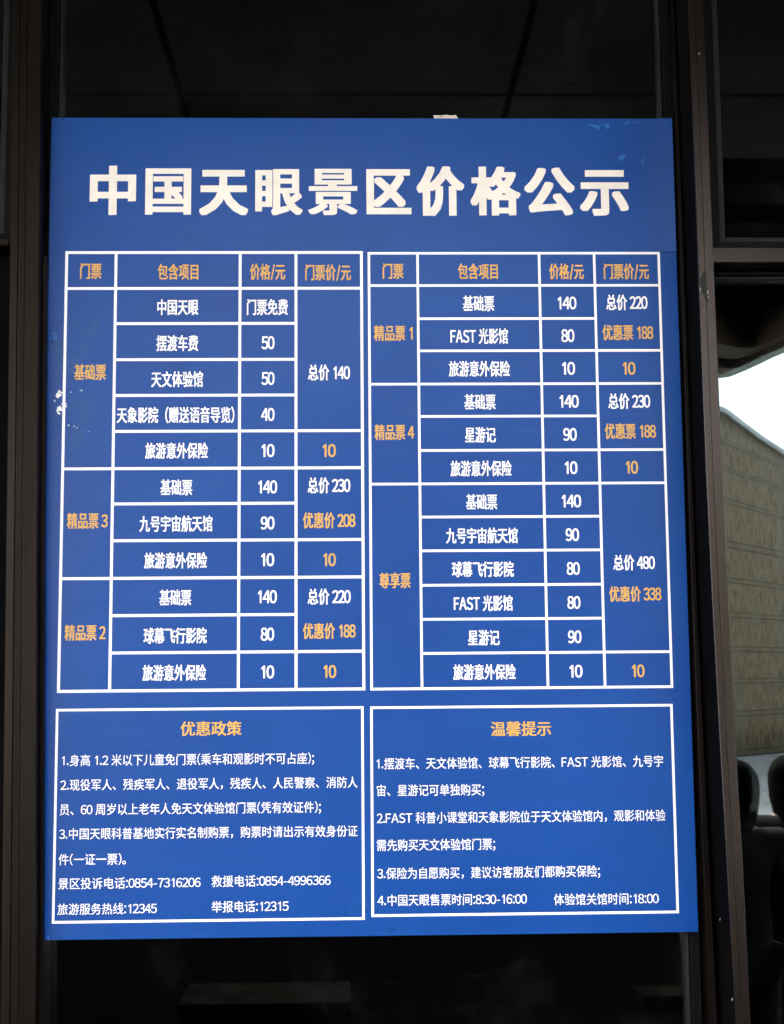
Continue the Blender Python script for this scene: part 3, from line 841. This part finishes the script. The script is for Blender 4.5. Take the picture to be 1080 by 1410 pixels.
# ------------------------------------------------------------------ people and stone pieces standing on the terrace, mirrored in the glass
def skin_mesh(nodes, edges, sub=2):
    me = bpy.data.meshes.new('skin'); me.from_pydata([n[0] for n in nodes], edges, [])
    o = bpy.data.objects.new('skin', me); COL.objects.link(o)
    md = o.modifiers.new('skin', 'SKIN'); md.use_smooth_shade = True
    sv = me.skin_vertices[0].data
    for i, n in enumerate(nodes):
        sv[i].radius = (n[1], n[2] if len(n) > 2 else n[1]); sv[i].use_root = (i == 0)
    o.modifiers.new('sub', 'SUBSURF').levels = sub
    bpy.context.view_layer.update()
    ev = o.evaluated_get(bpy.context.evaluated_depsgraph_get()); m2 = bpy.data.meshes.new_from_object(ev)
    bpy.data.objects.remove(o); return m2
def person(loc, rz, sc, label, hair_len, cloth, trouser, hair_col):
    nodes, edges = [], []
    def add(p, r, prev=None, r2=None):
        nodes.append((p, r, r2 or r)); i = len(nodes) - 1
        if prev is not None: edges.append((prev, i))
        return i
    pel = add((0, 0, .92), .135, None, .105)
    wa = add((0, .01, 1.08), .115, pel, .09); ch = add((0, .015, 1.28), .145, wa, .10); ns = add((0, -.005, 1.42), .075, ch, .07)
    nk = add((0, .005, 1.50), .048, ns); hd = add((0, .012, 1.56), .05, nk)
    for s in (-1, 1):
        sh = add((s * .165, -.005, 1.385), .058, ns); el = add((s * .215, -.02, 1.12), .042, sh); wr = add((s * .215, .05, .90), .028, el)
        pm = add((s * .213, .065, .845), .030, wr, .018)
        for f in range(4):
            y = .040 + f * .019; l = (.030, .036, .034, .026)[f]
            a = add((s * .214, y + .002, .80), .0088, pm); b_ = add((s * .205, y + .006, .80 - l), .0080, a); add((s * .193, y + .008, .80 - l * 1.6), .007, b_)
        t0 = add((s * .202, .100, .83), .0105, pm); add((s * .192, .115, .80), .0095, t0)
        hp = add((s * .085, 0, .86), .092, pel); kn = add((s * .095, .015, .49), .062, hp); an = add((s * .10, -.015, .09), .042, kn)
        ft = add((s * .105, .06, .042), .038, an, .03); add((s * .115, .15, .032), .034, ft, .024)
    under = [(p, r * (.74 if (p[2] > .15 and p[2] < 1.45 and r > .04) else 1), q * (.74 if (p[2] > .15 and p[2] < 1.45 and r > .04) else 1)) for p, r, q in nodes]
    me = skin_mesh(under, edges)
    bm = bmesh.new(); bm.from_mesh(me)
    bmesh.ops.create_uvsphere(bm, u_segments=24, v_segments=18, radius=1, matrix=Matrix.Translation((0, .022, 1.615)) @ Matrix.Diagonal((.077, .097, .118, 1)))
    bmesh.ops.create_uvsphere(bm, u_segments=16, v_segments=12, radius=1, matrix=Matrix.Translation((0, .045, 1.555)) @ Matrix.Diagonal((.056, .066, .062, 1)))   # jaw
    bmesh.ops.create_cone(bm, segments=8, radius1=.017, radius2=.006, depth=.05, cap_ends=True, matrix=Matrix.Translation((0, .118, 1.600)) @ Matrix.Rotation(math.radians(-20), 4, 'X'))
    for s in (-1, 1):
        bmesh.ops.create_uvsphere(bm, u_segments=10, v_segments=8, radius=1, matrix=Matrix.Translation((s * .078, .012, 1.605)) @ Matrix.Diagonal((.010, .020, .032, 1)))
    bmesh.ops.create_uvsphere(bm, u_segments=12, v_segments=8, radius=1, matrix=Matrix.Translation((0, .098, 1.557)) @ Matrix.Diagonal((.026, .014, .010, 1)))
    o = obj('person', bm, simple('skin', (0.42, 0.27, 0.20), 0.5))
    rm = o.modifiers.new('one_surface', 'REMESH'); rm.mode = 'VOXEL'; rm.voxel_size = .0075; rm.use_smooth_shade = True
    bpy.context.view_layer.update()
    body = bpy.data.meshes.new_from_object(o.evaluated_get(bpy.context.evaluated_depsgraph_get()))
    o.modifiers.clear(); o.data = body
    tag(o, label, 'person')
    o.location = loc; o.rotation_euler.z = rz; o.scale = (sc, sc, sc)
    # clothes: the same limbs, a little fuller
    def cloth_part(name, keep, grow, mat):
        n2, ed = [], []
        mp = {}
        for i in keep:
            mp[i] = len(n2); n2.append((nodes[i][0], nodes[i][1] + grow, nodes[i][2] + grow))
        ed = [(mp[a], mp[b_]) for a, b_ in edges if a in mp and b_ in mp]
        m2 = skin_mesh(n2, ed); m2.materials.append(mat)
        c = bpy.data.objects.new(name, m2); COL.objects.link(c); c.parent = o
    arms = []
    L0 = 6; per = 3 + 1 + 12 + 2 + 5
    for k in range(2):
        b0 = L0 + k * per; arms += [b0, b0 + 1, b0 + 2]
    legs = []
    for k in range(2):
        b0 = L0 + k * per + 18; legs += [b0, b0 + 1, b0 + 2]
    nodes.append(((0, 0, .71), .115, .10)); edges.append((0, len(nodes) - 1))
    cloth_part('jacket', [0, 1, 2, 3, len(nodes) - 1] + arms, .032, cloth)
    cloth_part('trousers', [0] + legs, .022, trouser)
    for k in range(2):
        b0 = L0 + k * per + 20
        n2 = [(nodes[b0][0], .05, .045), (nodes[b0 + 1][0], .046, .038), (nodes[b0 + 2][0], .042, .032)]
        m2 = skin_mesh(n2, [(0, 1), (1, 2)]); m2.materials.append(M['black'])
        c = bpy.data.objects.new('shoe', m2); COL.objects.link(c); c.parent = o
    bm = bmesh.new()
    bmesh.ops.create_uvsphere(bm, u_segments=32, v_segments=24, radius=1)
    for v in list(bm.verts):
        d = v.co.copy()
        r = 1 + .02 * math.sin(d.x * 31 + d.z * 5)
        p = Vector((d.x * .112 * r, .008 + d.y * .112 * r, 1.63 + d.z * .120))
        if d.y > .35 and d.z < .35: p.y = .05 + .02 * d.x * d.x           # open at the face
        if d.z < 0: p.z = 1.63 + d.z * hair_len
        v.co = p
    c = obj('hair', bm, hair_col, o)
    for s in (-1, 1):
        eb = bmesh.new(); bmesh.ops.create_uvsphere(eb, u_segments=10, v_segments=8, radius=1, matrix=Matrix.Translation((s * .031, .101, 1.612)) @ Matrix.Diagonal((.012, .009, .006, 1)))
        obj('eye', eb, M['black'], o)
    for f in c.data.polygons: f.use_smooth = True
    return o
hair = simple('black hair', (0.005, 0.004, 0.0035), 0.8, 0, 0.1, var=0.3, nscale=40, stretch=(6, 6, .6))
dk = simple('black jacket cloth', (0.012, 0.012, 0.014), 0.9, var=0.3, nscale=30)
dk2 = simple('charcoal trouser cloth', (0.02, 0.02, 0.024), 0.9, var=0.3, nscale=30)
person((1.37, -2.55, 0), math.pi - .2, 1.42 / 1.75, 'dark clothed person whose mirrored head sits against the mullion', .27, dk, dk2, hair)
person((1.77, -3.20, 0), math.pi + .15, 1.40 / 1.75, 'dark clothed person mirrored at the edge, clear of the mullion', .29, dk, dk2, hair)

stone = simple('grey stone', (0.007, 0.0068, 0.0058), 0.9, 0, 0.0, var=0.3, nscale=9, bump=.2)
bm = bmesh.new(); box(bm, .97, 1.115, -2.42, -2.27, 0.0, .60, .008)
p = obj('stone_post', bm, stone); tag(p, 'grey square post faintly mirrored below the right end of the board', 'post')
bm = bmesh.new(); box(bm, .955, 1.13, -2.435, -2.255, .60, .64, .006); obj('cap', bm, stone, p)
bench = thing('stone_bench', 'grey stone bench faintly mirrored below the left half of the board', 'bench', (-.38, -3.35, 0))
bm = bmesh.new(); box(bm, -.36, .33, -.2, .2, .37, .44, .006); obj('seat', bm, stone, bench)
for x0, x1 in ((-.34, -.13), (-.10, .10), (.13, .31)):
    bm = bmesh.new(); box(bm, x0, x1, -.17, .17, 0, .369, .006); obj('leg', bm, stone, bench)
